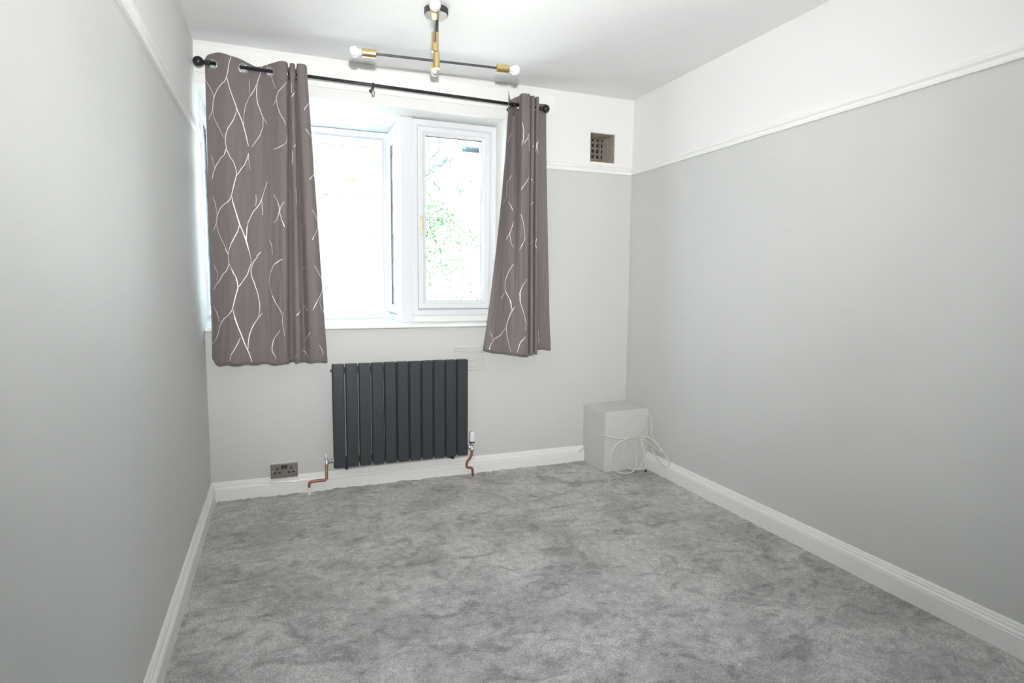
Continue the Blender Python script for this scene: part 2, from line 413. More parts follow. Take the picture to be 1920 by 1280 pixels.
def glazing(root, kind, a0, a1, b0, b1, d, cx, cz0):
    bm = bmesh.new(); wbox(bm, kind, a0-.004, a1+.004, b0-.004, b1+.004, d+.006, d+.010); obj('glass_pane', bm, M_glass, root)
    obj('gasket', mframe(kind, a0-.003, a1+.003, b0-.003, b1+.003, .003, [(0, d-.001), (.0045, d-.001), (.0045, d+.006), (0, d+.006)]), M_gasket, root)
    obj('leading', lead(kind, a0, a1, b0, b1, d+.004, cx, cz0), M_lead, root)
# window_1 front of the bay: two lights, each a small top-hung sash over a fixed pane
F = ('front', .62)
w1 = struct(empty('window_1'), 'white framed bay window front with small top lights over tall leaded panes')
bm = mframe(F, 0.0, BX, OZ0, OZ1-.005, .05, frame_prof(.045, 0, .07))
obj('frame', bm, M_upvc, w1)
bm = bmesh.new(); wbox(bm, F, .515, .605, OZ0+.04, OZ1-.045, .002, .07); wbox(bm, F, .045, .515, 1.825, 1.865, .003, .07); wbox(bm, F, .605, BX-.045, 1.79, 1.835, .003, .07)
obj('mullion', bm, M_upvc, w1, bevel=.003)
for a0, a1 in ((.05, .51), (.61, 1.04)):
    obj('sash', mframe(F, a0, a1, 1.845, 2.150, .05, sash_prof(.052, -.014, .05)), M_upvc, w1)
    glazing(w1, F, a0+.052, a1-.052, 1.897, 2.098, .012, (a0+a1)/2, 1.95)
    obj('glazing_bead', mframe(F, a0, a1, 1.018, 1.825, .05, sash_prof(.050, .0, .05)), M_upvc, w1)
    glazing(w1, F, a0+.050, a1-.050, 1.068, 1.775, .022, (a0+a1)/2, 1.2)
    bm = bmesh.new(); c = (a0+a1)/2
    wbox(bm, F, c-.03, c+.03, 1.862, 1.880, -.024, -.012); wbox(bm, F, c-.01, c+.05, 1.868, 1.879, -.044, -.024); rod(bm, P3(F, c, 1.872, -.03), P3(F, c, 1.872, -.014), .007)
    obj('handle', bm, M_brassy, w1, bevel=.002)
# window_2 the return side of the bay
S = ('side', BX-.01)
w2 = struct(empty('window_2'), 'narrow white framed side pane of the bay')
obj('frame', mframe(S, WY+.10, BY-.01, OZ0, OZ1-.005, .05, frame_prof(.045, 0, .07)), M_upvc, w2)
obj('sash', mframe(S, WY+.145, BY-.075, OZ0+.05, OZ1-.05, .05, sash_prof(.052, -.012, .05)), M_upvc, w2)
glazing(w2, S, WY+.197, BY-.127, OZ0+.102, OZ1-.102, .012, .45, 1.2)
S4 = ('left', 0.0)
w4 = struct(empty('window_4'), 'narrow white framed side pane of the bay behind the left curtain')
obj('frame', mframe(S4, .12, BY-.01, OZ0, OZ1-.005, .05, frame_prof(.045, 0, .07)), M_upvc, w4)
obj('sash', mframe(S4, .165, BY-.075, OZ0+.05, OZ1-.05, .05, sash_prof(.052, -.012, .05)), M_upvc, w4)
glazing(w4, S4, .217, BY-.127, OZ0+.102, OZ1-.102, .012, .45, 1.2)
# window_3 the casement to the right
R = ('front', WY-.01)
w3 = struct(empty('window_3'), 'white framed casement window with one tall leaded pane')
obj('frame', mframe(R, BX+.060, OX-.0, .998, OZ1-.008, .05, frame_prof(.045, 0, .07)), M_upvc, w3)
obj('sash', mframe(R, 1.186, 1.650, 1.041, 2.152, .05, sash_prof(.050, -.016, .05)), M_upvc, w3)
glazing(w3, R, 1.236, 1.600, 1.091, 2.100, .010, 1.330, 1.33)
bm = bmesh.new()
wbox(bm, R, 1.192, 1.210, 1.545, 1.615, -.026, -.014); wbox(bm, R, 1.196, 1.207, 1.50, 1.590, -.050, -.040); rod(bm, P3(R, 1.201, 1.58, -.045), P3(R, 1.201, 1.58, -.02), .007); rod(bm, P3(R, 1.213, 1.545, -.03), P3(R, 1.213, 1.545, -.016), .004)
obj('handle', bm, M_brassy, w3, bevel=.003)

# ------------------------------------------------------------------ curtain pole
RY, RR = -.10, .0088
def rz(x): return 2.284 - .0095*x
pole = empty('curtain_pole', 'black metal curtain pole with ball ends over the window', 'curtain pole', loc=(.97, RY, 2.27))
def part(name, bm, m, p, **k): return keep(obj(name, bm, m, **k), p)
bm = nd(); rod(bm, (.075, RY, rz(.075)), (1.885, RY, rz(1.885)), RR, 20); part('rod', bm, M_black, pole, smooth=False, bevel=.0)
for f in bpy.data.objects['rod'].data.polygons: f.use_smooth = len(f.vertices) == 4
for xe, s in ((.075, -1), (1.880, 1)):
    bm = nd()
    r = .0255 if s < 0 else .024
    prof = [(-.012, 0), (-.012, .0115), (.000, .0125), (.003, .0105), (.008, .0105), (.010, .014), (.013, .014), (.016, .009), (.019, .009)]
    c = .019 + r*.93
    prof += [(c - r*math.cos(a), r*math.sin(a)) for a in [PI*k/14 for k in range(2, 15)]]
    prof[-1] = (prof[-1][0], 0)
    lathe(bm, (xe, RY, rz(xe)), (s, 0, 0), prof, 28)
    part('finial', bm, M_black, pole, smooth=True)
for x in (.884, 1.712):
    bm = nd(); z = rz(x)
    rod(bm, (x, -.012, z-.004), (x, RY+.006, z-.004), .005, 10); lathe(bm, (x, 0, z-.004), (0, -1, 0), [(0, .011), (.005, .011), (.008, .008), (.010, .005)], 20)
    torus(bm, (x, RY, z), (1, 0, 0), RR+.002, .002, 20, 8, 3.0)
    rod(bm, (x, RY, z-.009), (x, RY, z-.022), .004, 8)
    part('bracket', bm, M_black, pole, smooth=True)
    bm = nd(); tube(bm, [(x+.0065*math.cos(a), RY, z-.040+.019*math.sin(a)) for a in [2*PI*k/20 for k in range(21)]], .0020, 6, False)
    part('screw_ring', bm, M_gun, pole, smooth=True)

# ------------------------------------------------------------------ curtains
def resample(P, n):
    P = cr(P, 14); L = [0]
    for a, b in zip(P, P[1:]): L.append(L[-1]+(b-a).length)
    out = []; j = 0
    for i in range(n+1):
        s = L[-1]*i/n
        while j < len(L)-2 and L[j+1] < s: j += 1
        t = (s-L[j])/max(L[j+1]-L[j], 1e-9); out.append(P[j].lerp(P[j+1], t))
    return out, L[-1]
ZB = .765
class Cloth:
    """hanging cloth between a top plan line and a bottom plan line that share knots; u runs across (0..1), v is metres down from the heading"""
    def __init__(s, top, bot, ztop, zbot, pw=1.0, n=300, width=1.15):
        T, B = cr([Vector((*p, 0)) for p in top], 14), cr([Vector((*p, 0)) for p in bot], 14)
        # one shared parameter: mean arc length
        L = [0]
        for i in range(len(T)-1): L.append(L[-1] + ((T[i+1]-T[i]).length + (B[i+1]-B[i]).length)/2)
        s.T, s.B, s.L, s.zt, s.zb, s.pw, s.n, s.w = T, B, L, ztop, zbot, pw, n, width
        s.knots = [L[min(14*i, len(L)-1)]/L[-1] for i in range(len(top))]
    def plan(s, u):
        q = u*s.L[-1]; lo, hi = 0, len(s.L)-1
        while hi-lo > 1:
            m = (lo+hi)//2
            if s.L[m] <= q: lo = m
            else: hi = m
        t = (q-s.L[lo])/max(s.L[hi]-s.L[lo], 1e-9); t = min(max(t, 0), 1)
        return s.T[lo].lerp(s.T[hi], t), s.B[lo].lerp(s.B[hi], t)
    def at(s, u, f):
        a, b = s.plan(u); g = f**s.pw
        p = a.lerp(b, g)
        zt, zb = s.zt(u, p.x), s.zb(u, p.x)
        z = zt + (zb-zt)*f
        wv = .004*math.sin(f*5 + u*9)*min(1, f*3)*(1 if f < .95 else .6)
        hem = -.004 if f > .94 else 0
        return Vector((p.x, p.y + wv + hem*.5 + .0025*noise.noise(Vector((u*40, f*9, 3)))*min(1, f*4), z))
def build_curtain(name, cl, label, eyelets, lines, lining_side):
    root = empty(name, label, 'curtain', 'patterned eyelet curtains on the black pole', loc=(cl.at(.5, 0).x, RY, rz(1)))
    nu = cl.n; fs = [i*.0028 for i in range(0, 36)]; f = fs[-1]
    while f < .93: f += .014; fs.append(f)
    fs += [.945, .955, .965, .975, .985, .993, 1.0]
    fs = sorted(set(min(x, 1) for x in fs))
    bm = bmesh.new(); G = []; uvl = bm.loops.layers.uv.new('UVMap')
    E = []
    for u in eyelets:
        best = min(fs, key=lambda q: abs(cl.at(u, q).z - rz(cl.at(u, q).x) + .002)); c = cl.at(u, best); c.z = rz(c.x)-.004
        n = (cl.at(min(u+.004, 1), best) - cl.at(max(u-.004, 0), best)); n.z = 0; n = n.cross(Vector((0, 0, 1))).normalized(); E.append((c, n))
    uvs = {}
    for j, q in enumerate(fs):
        row = []
        for i in range(nu+1):
            v = bm.verts.new(cl.at(i/nu, q)); uvs[v] = (i/nu*cl.w, -q*1.57); row.append(v)
        G.append(row)
    for j in range(len(fs)-1):
        for i in range(nu):
            q = (G[j][i], G[j+1][i], G[j+1][i+1], G[j][i+1]); c = sum((v.co for v in q), Vector())/4
            if any((c-e).length < .0185 for e, n in E): continue
            fc = bm.faces.new(q)
            for l in fc.loops: l[uvl].uv = uvs[l.vert]
    bmesh.ops.delete(bm, geom=[v for v in bm.verts if not v.link_faces], context='VERTS')
    me = bpy.data.meshes.new('fabric'); bm.to_mesh(me); bm.free(); me.materials.append(M_cloth); me.materials.append(M_lining); me.shade_smooth()
    o = bpy.data.objects.new('fabric', me); COL.objects.link(o); keep(o, root)
    so = o.modifiers.new('thick', 'SOLIDIFY'); so.thickness = .0016; so.offset = -1 if lining_side > 0 else 1; so.material_offset = 1; so.material_offset_rim = 0; so.use_rim = True
    for c, n in E:
        bm = bmesh.new(); torus(bm, c, n, .0215, .0042, 28, 8, .5); part('eyelet', bm, M_steel, root, smooth=True)
    # printed silver foil strands lying on the cloth
    bm = bmesh.new()
    for pts, w in lines:
        C = cr([Vector((a, b, 0)) for a, b in pts], 7) if len(pts) > 2 else [Vector((a, b, 0)) for a, b in pts]
        L = []; R_ = []; n = len(C)
        for i, c in enumerate(C):
            if not (0 <= c.x <= 1 and 0 <= c.y <= 1): continue
            e = i/(n-1); ww = w*(.35 + .65*math.sin(PI*min(max(e, .0), 1))**.5 if n > 2 else 1)
            p = cl.at(c.x, c.y); du = cl.at(min(c.x+.002, 1), c.y) - cl.at(max(c.x-.002, 0), c.y)
            dv = cl.at(c.x, min(c.y+.002, 1)) - cl.at(c.x, max(c.y-.002, 0))
            nr = du.cross(dv).normalized(); nr = -nr if nr.y > 0 and lining_side > 0 else nr
            nr = cl_normal(cl, c.x, c.y)
            cn = C[min(i+1, n-1)]; cp_ = C[max(i-1, 0)]
            t = cl.at(min(max(cn.x, 0), 1), min(max(cn.y, 0), 1)) - cl.at(min(max(cp_.x, 0), 1), min(max(cp_.y, 0), 1))
            if t.length < 1e-7: continue
            sd = t.cross(nr).normalized()*ww/2
            L.append(bm.verts.new(p + sd + nr*.0009)); R_.append(bm.verts.new(p - sd + nr*.0009))
        for i in range(len(L)-1): bm.faces.new((L[i], R_[i], R_[i+1], L[i+1]))
    if bm.faces: part('foil_pattern', bm, M_foil, root)['kind'] = 'stuff'
    else: bm.free()
    return root
def cl_normal(cl, u, f):
    du = cl.at(min(u+.003, 1), f) - cl.at(max(u-.003, 0), f); dv = cl.at(u, max(f-.004, 0)) - cl.at(u, min(f+.004, 1))
    return du.cross(dv).normalized()
LT = [(.060, -.085), (.095, -.100), (.165, -.122), (.236, -.100), (.300, -.080), (.360, -.100), (.405, -.126), (.440, -.132), (.449, -.105), (.450, -.066), (.456, -.064), (.457, -.100), (.460, -.132), (.477, -.135), (.484, -.105), (.4845, -.066), (.4895, -.064), (.491, -.100), (.495, -.140), (.528, -.144), (.541, -.115), (.537, -.078)]
LB = [(.040, -.095), (.085, -.115), (.150, -.130), (.225, -.126), (.285, -.114), (.335, -.122), (.375, -.134), (.400, -.136), (.411, -.115), (.416, -.082), (.436, -.078), (.442, -.105), (.447, -.132), (.467, -.137), (.480, -.122), (.486, -.104), (.497, -.100), (.508, -.112), (.528, -.134), (.575, -.142), (.611, -.120), (.604, -.085)]
RT = [(1.655, -.165), (1.668, -.130), (1.685, -.098), (1.705, -.068), (1.732, -.066), (1.744, -.095), (1.740, -.130), (1.746, -.152), (1.770, -.156), (1.795, -.150), (1.803, -.130), (1.806, -.102), (1.811, -.102), (1.815, -.128), (1.831, -.135), (1.837, -.120), (1.840, -.100), (1.845, -.100), (1.850, -.125), (1.865, -.125), (1.872, -.100), (1.880, -.076), (1.905, -.075), (1.933, -.082)]
RB = [(1.512, -.125), (1.530, -.145), (1.560, -.152), (1.600, -.150), (1.650, -.140), (1.690, -.135), (1.720, -.140), (1.745, -.150), (1.770, -.156), (1.800, -.152), (1.809, -.130), (1.812, -.105), (1.818, -.105), (1.822, -.130), (1.838, -.135), (1.846, -.120), (1.848, -.105), (1.854, -.105), (1.858, -.125), (1.874, -.122), (1.881, -.100), (1.890, -.076), (1.935, -.070), (1.990, -.078)]
def zlt(u, x): return 2.323 + .012*math.exp(-((x-.125)/.04)**2) - .030*math.exp(-((x-.05)/.016)**2) - .022*math.exp(-((x-.30)/.055)**2) + .006*math.exp(-((x-.42)/.03)**2)
def zlb(u, x): return .768 + .034*math.exp(-((x-.035)/.02)**2) - .006*math.exp(-((x-.36)/.05)**2) + .006*math.exp(-((x-.43)/.012)**2) + .004*math.sin(x*70)
def zrt(u, x): return 2.322 - .018*math.exp(-((x-1.705)/.02)**2) - .022*max(0, min(1, (x-1.872)/.01))
def zrb(u, x): return .804 - .047*min(1, max(0, (x-1.512)/.27))**.8 + .010*max(0, min(1, (x-1.81)/.03)) + .020*max(0, min(1, (x-1.88)/.02)) - .01*max(0, (x-1.93)/.06)
CL = Cloth(LT, LB, zlt, zlb, n=340)
CR = Cloth(RT, RB, zrt, zrb, pw=1.5, n=340)
KL = CL.knots; KR = CR.knots
#LINES_BEGIN
LINES_L = [([(0.000,0.029), (0.000,0.062), (0.032,0.100), (0.043,0.112), (0.051,0.122), (0.056,0.138)], 0.0020), ([(0.166,0.000), (0.161,0.009), (0.154,0.021), (0.139,0.064), (0.126,0.084), (0.111,0.093), (0.096,0.103), (0.075,0.119), (0.065,0.129), (0.056,0.141), (0.052,0.150), (0.050,0.162), (0.045,0.174), (0.039,0.184), (0.027,0.191), (0.019,0.198)], 0.0034), ([(0.138,0.072), (0.150,0.100), (0.170,0.131), (0.179,0.143), (0.187,0.155), (0.194,0.167), (0.204,0.177), (0.225,0.203), (0.231,0.215), (0.237,0.227), (0.243,0.239), (0.248,0.253), (0.252,0.263), (0.257,0.272)], 0.0048), ([(0.187,0.165), (0.184,0.179), (0.176,0.189), (0.167,0.201), (0.137,0.229), (0.130,0.241), (0.121,0.255), (0.121,0.265), (0.119,0.277), (0.124,0.294), (0.116,0.305), (0.109,0.315)], 0.0034), ([(0.049,0.172), (0.051,0.184), (0.054,0.196), (0.064,0.210), (0.074,0.222), (0.084,0.234), (0.093,0.243), (0.104,0.255), (0.114,0.265)], 0.0020), ([(0.122,0.296), (0.131,0.305), (0.141,0.313)], 0.0034), ([(0.272,0.050), (0.272,0.062), (0.273,0.074), (0.272,0.086), (0.271,0.098)], 0.0020), ([(0.312,0.060), (0.297,0.081), (0.282,0.096), (0.267,0.110)], 0.0034), ([(0.267,0.110), (0.256,0.127), (0.244,0.143), (0.239,0.158), (0.234,0.174), (0.230,0.208)], 0.0020), ([(0.350,0.000), (0.342,0.007), (0.337,0.021), (0.319,0.050), (0.315,0.067), (0.312,0.081), (0.316,0.117), (0.335,0.148), (0.341,0.160), (0.347,0.172), (0.346,0.184), (0.345,0.198), (0.335,0.212), (0.325,0.227), (0.274,0.272)], 0.0034), ([(0.344,0.162), (0.357,0.177), (0.369,0.191)], 0.0020), ([(0.372,0.000), (0.383,0.014), (0.408,0.055), (0.430,0.088)], 0.0020), ([(0.495,0.060), (0.475,0.079), (0.460,0.088), (0.443,0.098), (0.432,0.115), (0.434,0.127), (0.438,0.141), (0.446,0.155), (0.454,0.167), (0.465,0.179), (0.477,0.191), (0.483,0.205)], 0.0034), ([(0.432,0.115), (0.422,0.127), (0.412,0.138)], 0.0020), ([(0.477,0.267), (0.448,0.275), (0.428,0.277), (0.408,0.279)], 0.0034), ([(0.491,0.234), (0.490,0.246), (0.489,0.258), (0.477,0.267)], 0.0020), ([(0.709,0.084), (0.685,0.100), (0.671,0.110)], 0.0034), ([(0.673,0.062), (0.674,0.096)], 0.0020), ([(0.693,0.263), (0.682,0.272)], 0.0034), ([(0.935,0.119), (0.901,0.136), (0.886,0.148)], 0.0034), ([(0.891,0.208), (0.906,0.220), (0.933,0.232)], 0.0034), ([(0.124,0.298), (0.111,0.317), (0.087,0.329), (0.076,0.339), (0.063,0.346), (0.051,0.358), (0.040,0.370), (0.035,0.380), (0.030,0.389)], 0.0034), ([(0.029,0.310), (0.046,0.346), (0.051,0.360)], 0.0020), ([(0.124,0.298), (0.134,0.308), (0.144,0.320), (0.155,0.327), (0.166,0.337), (0.176,0.356), (0.179,0.365), (0.179,0.375), (0.162,0.408), (0.156,0.422), (0.149,0.437), (0.138,0.454), (0.119,0.468), (0.092,0.480), (0.070,0.494), (0.056,0.511), (0.052,0.520), (0.049,0.532), (0.039,0.544), (0.029,0.556)], 0.0034), ([(0.255,0.294), (0.247,0.313), (0.236,0.327), (0.227,0.339), (0.214,0.348), (0.202,0.360), (0.181,0.377)], 0.0034), ([(0.255,0.294), (0.255,0.303), (0.255,0.315), (0.265,0.346)], 0.0020), ([(0.149,0.444), (0.152,0.458), (0.157,0.470), (0.174,0.504), (0.191,0.535), (0.212,0.563), (0.231,0.592), (0.237,0.606), (0.244,0.618), (0.250,0.635)], 0.0048), ([(0.188,0.537), (0.179,0.556), (0.169,0.566), (0.159,0.575), (0.148,0.587), (0.136,0.599), (0.130,0.611), (0.124,0.621), (0.119,0.642)], 0.0034), ([(0.031,0.444), (0.039,0.458), (0.047,0.473), (0.056,0.508)], 0.0020), ([(0.049,0.535), (0.063,0.568), (0.090,0.601), (0.099,0.611), (0.108,0.621)], 0.0020), ([(0.100,0.618), (0.109,0.628), (0.120,0.635)], 0.0034), ([(0.343,0.415), (0.330,0.437), (0.313,0.458), (0.293,0.473), (0.279,0.482), (0.266,0.494), (0.255,0.508), (0.242,0.523), (0.239,0.535), (0.234,0.546), (0.229,0.585)], 0.0034), ([(0.294,0.427), (0.295,0.444), (0.292,0.465)], 0.0020), ([(0.365,0.380), (0.343,0.415)], 0.0020), ([(0.330,0.442), (0.333,0.492)], 0.0020), ([(0.317,0.618), (0.291,0.632)], 0.0034), ([(0.373,0.573), (0.380,0.582), (0.389,0.594), (0.392,0.611), (0.394,0.625)], 0.0020), ([(0.407,0.425), (0.420,0.439), (0.432,0.451), (0.438,0.461), (0.443,0.473), (0.440,0.492), (0.425,0.511), (0.405,0.520)], 0.0034), ([(0.475,0.454), (0.454,0.470), (0.447,0.489), (0.453,0.501), (0.459,0.515), (0.468,0.525), (0.477,0.537)], 0.0034), ([(0.670,0.284), (0.673,0.303), (0.669,0.322), (0.664,0.332)], 0.0034), ([(0.689,0.408), (0.691,0.420), (0.694,0.432), (0.693,0.444), (0.693,0.456), (0.692,0.465)], 0.0020), ([(0.803,0.468), (0.844,0.482)], 0.0020), ([(0.846,0.520), (0.795,0.537)], 0.0034), ([(0.960,0.348), (0.913,0.367), (0.898,0.377)], 0.0034), ([(0.903,0.477), (0.923,0.492), (0.934,0.504), (0.947,0.513), (0.945,0.525), (0.944,0.535), (0.921,0.554), (0.908,0.566), (0.895,0.578)], 0.0034), ([(0.960,0.504), (0.952,0.525)], 0.0020), ([(0.119,0.642), (0.120,0.654), (0.121,0.666), (0.109,0.685), (0.096,0.695), (0.082,0.702), (0.069,0.711), (0.057,0.721), (0.034,0.733), (0.021,0.749)], 0.0034), ([(0.026,0.666), (0.036,0.680), (0.046,0.692), (0.045,0.706), (0.042,0.718)], 0.0020), ([(0.121,0.663), (0.131,0.675), (0.141,0.687), (0.150,0.697), (0.160,0.706), (0.169,0.728), (0.170,0.742), (0.162,0.757), (0.154,0.771), (0.148,0.785), (0.141,0.799), (0.134,0.814), (0.112,0.833), (0.094,0.843), (0.076,0.850), (0.056,0.864), (0.046,0.881), (0.035,0.900), (0.000,0.948)], 0.0034), ([(0.297,0.632), (0.281,0.644), (0.265,0.656), (0.253,0.678), (0.254,0.697), (0.262,0.711), (0.271,0.723), (0.279,0.738), (0.289,0.754), (0.300,0.788), (0.301,0.799), (0.301,0.811), (0.297,0.826), (0.292,0.840)], 0.0048), ([(0.250,0.635), (0.255,0.652), (0.248,0.668), (0.237,0.685), (0.225,0.702), (0.210,0.714), (0.195,0.726), (0.183,0.735), (0.170,0.742)], 0.0034), ([(0.139,0.816), (0.144,0.831), (0.149,0.843), (0.168,0.876), (0.177,0.890), (0.187,0.907), (0.197,0.924), (0.206,0.938), (0.216,0.952), (0.227,0.964), (0.235,0.976), (0.243,0.991)], 0.0048), ([(0.177,0.909), (0.164,0.924), (0.151,0.936), (0.139,0.948), (0.119,0.967), (0.109,0.988)], 0.0034), ([(0.316,0.828), (0.290,0.843), (0.276,0.852), (0.260,0.864), (0.249,0.876), (0.237,0.893), (0.232,0.904), (0.226,0.919), (0.219,0.957)], 0.0048), ([(0.016,0.802), (0.027,0.814), (0.039,0.828), (0.044,0.840), (0.051,0.854)], 0.0020), ([(0.458,0.644), (0.424,0.654), (0.402,0.659), (0.390,0.671), (0.377,0.685), (0.370,0.718), (0.385,0.757)], 0.0020), ([(0.385,0.759), (0.396,0.771), (0.408,0.785), (0.445,0.819), (0.455,0.833)], 0.0034), ([(0.444,0.885), (0.399,0.909), (0.385,0.931), (0.382,0.952), (0.400,0.969), (0.411,0.983)], 0.0034), ([(0.463,0.644), (0.430,0.652), (0.400,0.659)], 0.0048), ([(0.833,0.668), (0.788,0.673)], 0.0034), ([(0.896,0.666), (0.907,0.675), (0.919,0.685), (0.930,0.697), (0.946,0.706), (0.951,0.718), (0.960,0.730), (0.946,0.749), (0.931,0.764), (0.916,0.778), (0.904,0.790), (0.893,0.802), (0.875,0.819)], 0.0034), ([(0.933,0.761), (0.928,0.776), (0.921,0.790), (0.923,0.804), (0.931,0.816), (0.957,0.833)], 0.0020), ([(0.789,0.802), (0.839,0.819)], 0.0034), ([(0.716,0.816), (0.693,0.831), (0.676,0.838)], 0.0034), ([(0.855,0.893), (0.821,0.912), (0.784,0.926)], 0.0034), ([(0.903,0.943), (0.911,0.952), (0.918,0.962), (0.924,0.974)], 0.0034), ([(0.723,0.955), (0.771,0.964), (0.801,0.971), (0.834,0.988)], 0.0034), ([(0.677,0.974), (0.663,0.983)], 0.0034), ([(0.465,0.823), (0.458,0.859), (0.476,0.907)], 0.0020)]
LINES_R = [([(0.197,0.127), (0.174,0.141), (0.145,0.162), (0.094,0.181)], 0.0034), ([(0.395,0.107), (0.402,0.122), (0.409,0.136), (0.407,0.153), (0.407,0.170), (0.397,0.181), (0.387,0.193)], 0.0034), ([(0.472,0.146), (0.450,0.165), (0.427,0.177), (0.407,0.186)], 0.0034), ([(0.469,0.160), (0.474,0.212)], 0.0020), ([(0.765,0.172), (0.769,0.186), (0.773,0.198), (0.790,0.220)], 0.0034), ([(0.781,0.167), (0.763,0.186), (0.757,0.210)], 0.0034), ([(0.651,0.184), (0.638,0.191)], 0.0034), ([(0.222,0.289), (0.199,0.303), (0.165,0.322), (0.154,0.339), (0.144,0.353), (0.148,0.367), (0.149,0.384), (0.109,0.403), (0.070,0.420)], 0.0034), ([(0.183,0.399), (0.224,0.413), (0.252,0.432)], 0.0034), ([(0.475,0.308), (0.451,0.322), (0.425,0.337), (0.405,0.348), (0.385,0.360)], 0.0034), ([(0.630,0.313), (0.650,0.327)], 0.0034), ([(0.648,0.401), (0.628,0.410)], 0.0048), ([(0.262,0.475), (0.223,0.520), (0.203,0.537), (0.182,0.551)], 0.0034), ([(0.226,0.525), (0.232,0.539), (0.239,0.551), (0.271,0.575)], 0.0020), ([(0.386,0.449), (0.415,0.482), (0.422,0.501), (0.430,0.518), (0.427,0.535), (0.425,0.551), (0.381,0.587)], 0.0034), ([(0.473,0.511), (0.425,0.554)], 0.0020), ([(0.645,0.554), (0.623,0.561)], 0.0048), ([(0.769,0.542), (0.758,0.561), (0.768,0.582)], 0.0034), ([(0.289,0.640), (0.256,0.656), (0.231,0.675), (0.217,0.692), (0.199,0.711), (0.199,0.726), (0.199,0.742), (0.217,0.759), (0.272,0.792), (0.282,0.809), (0.295,0.823), (0.275,0.843), (0.258,0.859), (0.247,0.876), (0.237,0.893), (0.255,0.936), (0.300,0.993)], 0.0048), ([(0.204,0.757), (0.187,0.771), (0.157,0.785)], 0.0020), ([(0.333,0.809), (0.291,0.831)], 0.0034), ([(0.237,0.900), (0.209,0.914), (0.192,0.928), (0.156,0.940), (0.118,0.950), (0.094,0.971), (0.082,0.993)], 0.0034), ([(0.465,0.697), (0.440,0.711), (0.416,0.726), (0.402,0.740), (0.390,0.754), (0.392,0.771), (0.395,0.790), (0.431,0.831), (0.456,0.871), (0.453,0.885), (0.452,0.902)], 0.0034), ([(0.458,0.921), (0.428,0.936), (0.397,0.952), (0.370,0.991)], 0.0034), ([(0.063,0.921), (0.084,0.933), (0.102,0.948)], 0.0020), ([(0.890,0.919), (0.895,0.974)], 0.0020)]
#LINES_END
build_curtain('curtain', CL, 'wide grey curtain with silver wavy lines hanging at the left of the window', [KL[1], KL[3], KL[5], KL[8], KL[11], KL[14], KL[17]], LINES_L, 1)
build_curtain('curtain', CR, 'narrow bunched grey curtain with silver lines at the right of the window', [KR[2], KR[5], KR[11], KR[16], KR[20]], LINES_R, 1)

# ------------------------------------------------------------------ ceiling lamp
lamp = empty('ceiling_light', 'four armed brass and black bar light hanging from the ceiling', 'ceiling light', loc=(1.064, -.795, RH))
LX, LY = 1.064, -.795
bm = nd(); lathe(bm, (LX, LY, RH), (0, 0, -1), [(0, .054), (.022, .054), (.026, .050), (.026, .012), (.034, .010), (.034, 0)], 40); part('ceiling_rose', bm, M_gun, lamp, smooth=False, bevel=.001)
bm = nd(); rod(bm, (LX, LY, RH-.02), (LX, LY, 2.165), .0095, 20); part('stem', bm, M_gun, lamp, bevel=.001)
Z1, Z2 = 2.276, 2.200
bm = nd(); rod(bm, (LX-.006, LY, Z1+.042), (LX-.006, LY, Z1-.040), .0165, 24); part('upper_collar', bm, M_brass, lamp, bevel=.001)
bm = nd(); rod(bm, (LX, LY, Z2+.034), (LX, LY, Z2-.036), .0150, 24); part('lower_collar', bm, M_brass, lamp, bevel=.001)
def arm(c, tipA, tipB, z):
    A = Vector((*tipA, z)); B = Vector((*tipB, z)); d = (B-A).normalized()
    bm = nd(); rod(bm, A+d*.11, B-d*.11, .0055, 12); part('arm', bm, M_gun, lamp, bevel=.0005)
    for p, q in ((A, d), (B, -d)):
        bm = nd(); lathe(bm, p+q*.118, -q, [(0, .012), (.002, .0185), (.060, .0185), (.062, .0170), (.058, .0160)], 28)
        s = part('bulb_holder', bm, M_brass, lamp, smooth=False, bevel=.0006)
        bm = nd(); r = .0235
        prof = [(.0, .0125), (.010, .0135), (.018, .0165)] + [(.035 - r*math.cos(a), r*math.sin(a)) for a in [PI*k/16 for k in range(5, 17)]]
        prof[-1] = (prof[-1][0], 0)
        b_ = obj('bulb', None or bm_fill(bm, p+q*.060, -q, prof), M_bulb, smooth=True)
        b_.parent = s; b_.matrix_parent_inverse = Matrix.Translation(-lamp.location)
        b_.matrix_parent_inverse = Matrix.Identity(4)
def bm_fill(bm, p, d, prof): lathe(bm, p, d, prof, 28); return bm
arm('x', (.683, -.756), (1.462, -.822), Z2)
arm('y', (.963, -1.175), (1.152, -.408), Z1)

# ------------------------------------------------------------------ radiator
rad = empty('radiator', 'anthracite flat panel radiator on the wall under the window', 'radiator', loc=(1.03, -.09, .15))
X0, PW, PITCH = .637, .0650, .0725
for i in range(11):
    x = X0+i*PITCH
    bm = nd()
    prof = [(0, .004), (.0045, 0), (PW-.0045, 0), (PW, .004), (PW, .013), (PW-.002, .015), (.002, .015), (0, .013)]
    lo = [bm.verts.new((x+a, -.105+b, .152)) for a, b in prof]; hi = [bm.verts.new((x+a, -.105+b, .742)) for a, b in prof]
    for k in range(8): bm.faces.new((lo[k], lo[(k+1) % 8], hi[(k+1) % 8], hi[k]))
    bm.faces.new(lo); bm.faces.new(hi)
    p = part('panel', bm, M_anthr, rad, bevel=.001)
for i in range(11):
    x = X0+i*PITCH
    bm = nd(); box(bm, x, x+PW, -.070, -.058, .152, .742); part('rear_panel', bm, M_anthr, rad, bevel=.002)
for z0, nm in ((.172, 'lower_header'), (.690, 'upper_header')):
    bm = nd(); box(bm, X0+.004, X0+11*PITCH-.010, -.089, -.071, z0, z0+.034); part(nm, bm, M_darkgap, rad, bevel=.003)
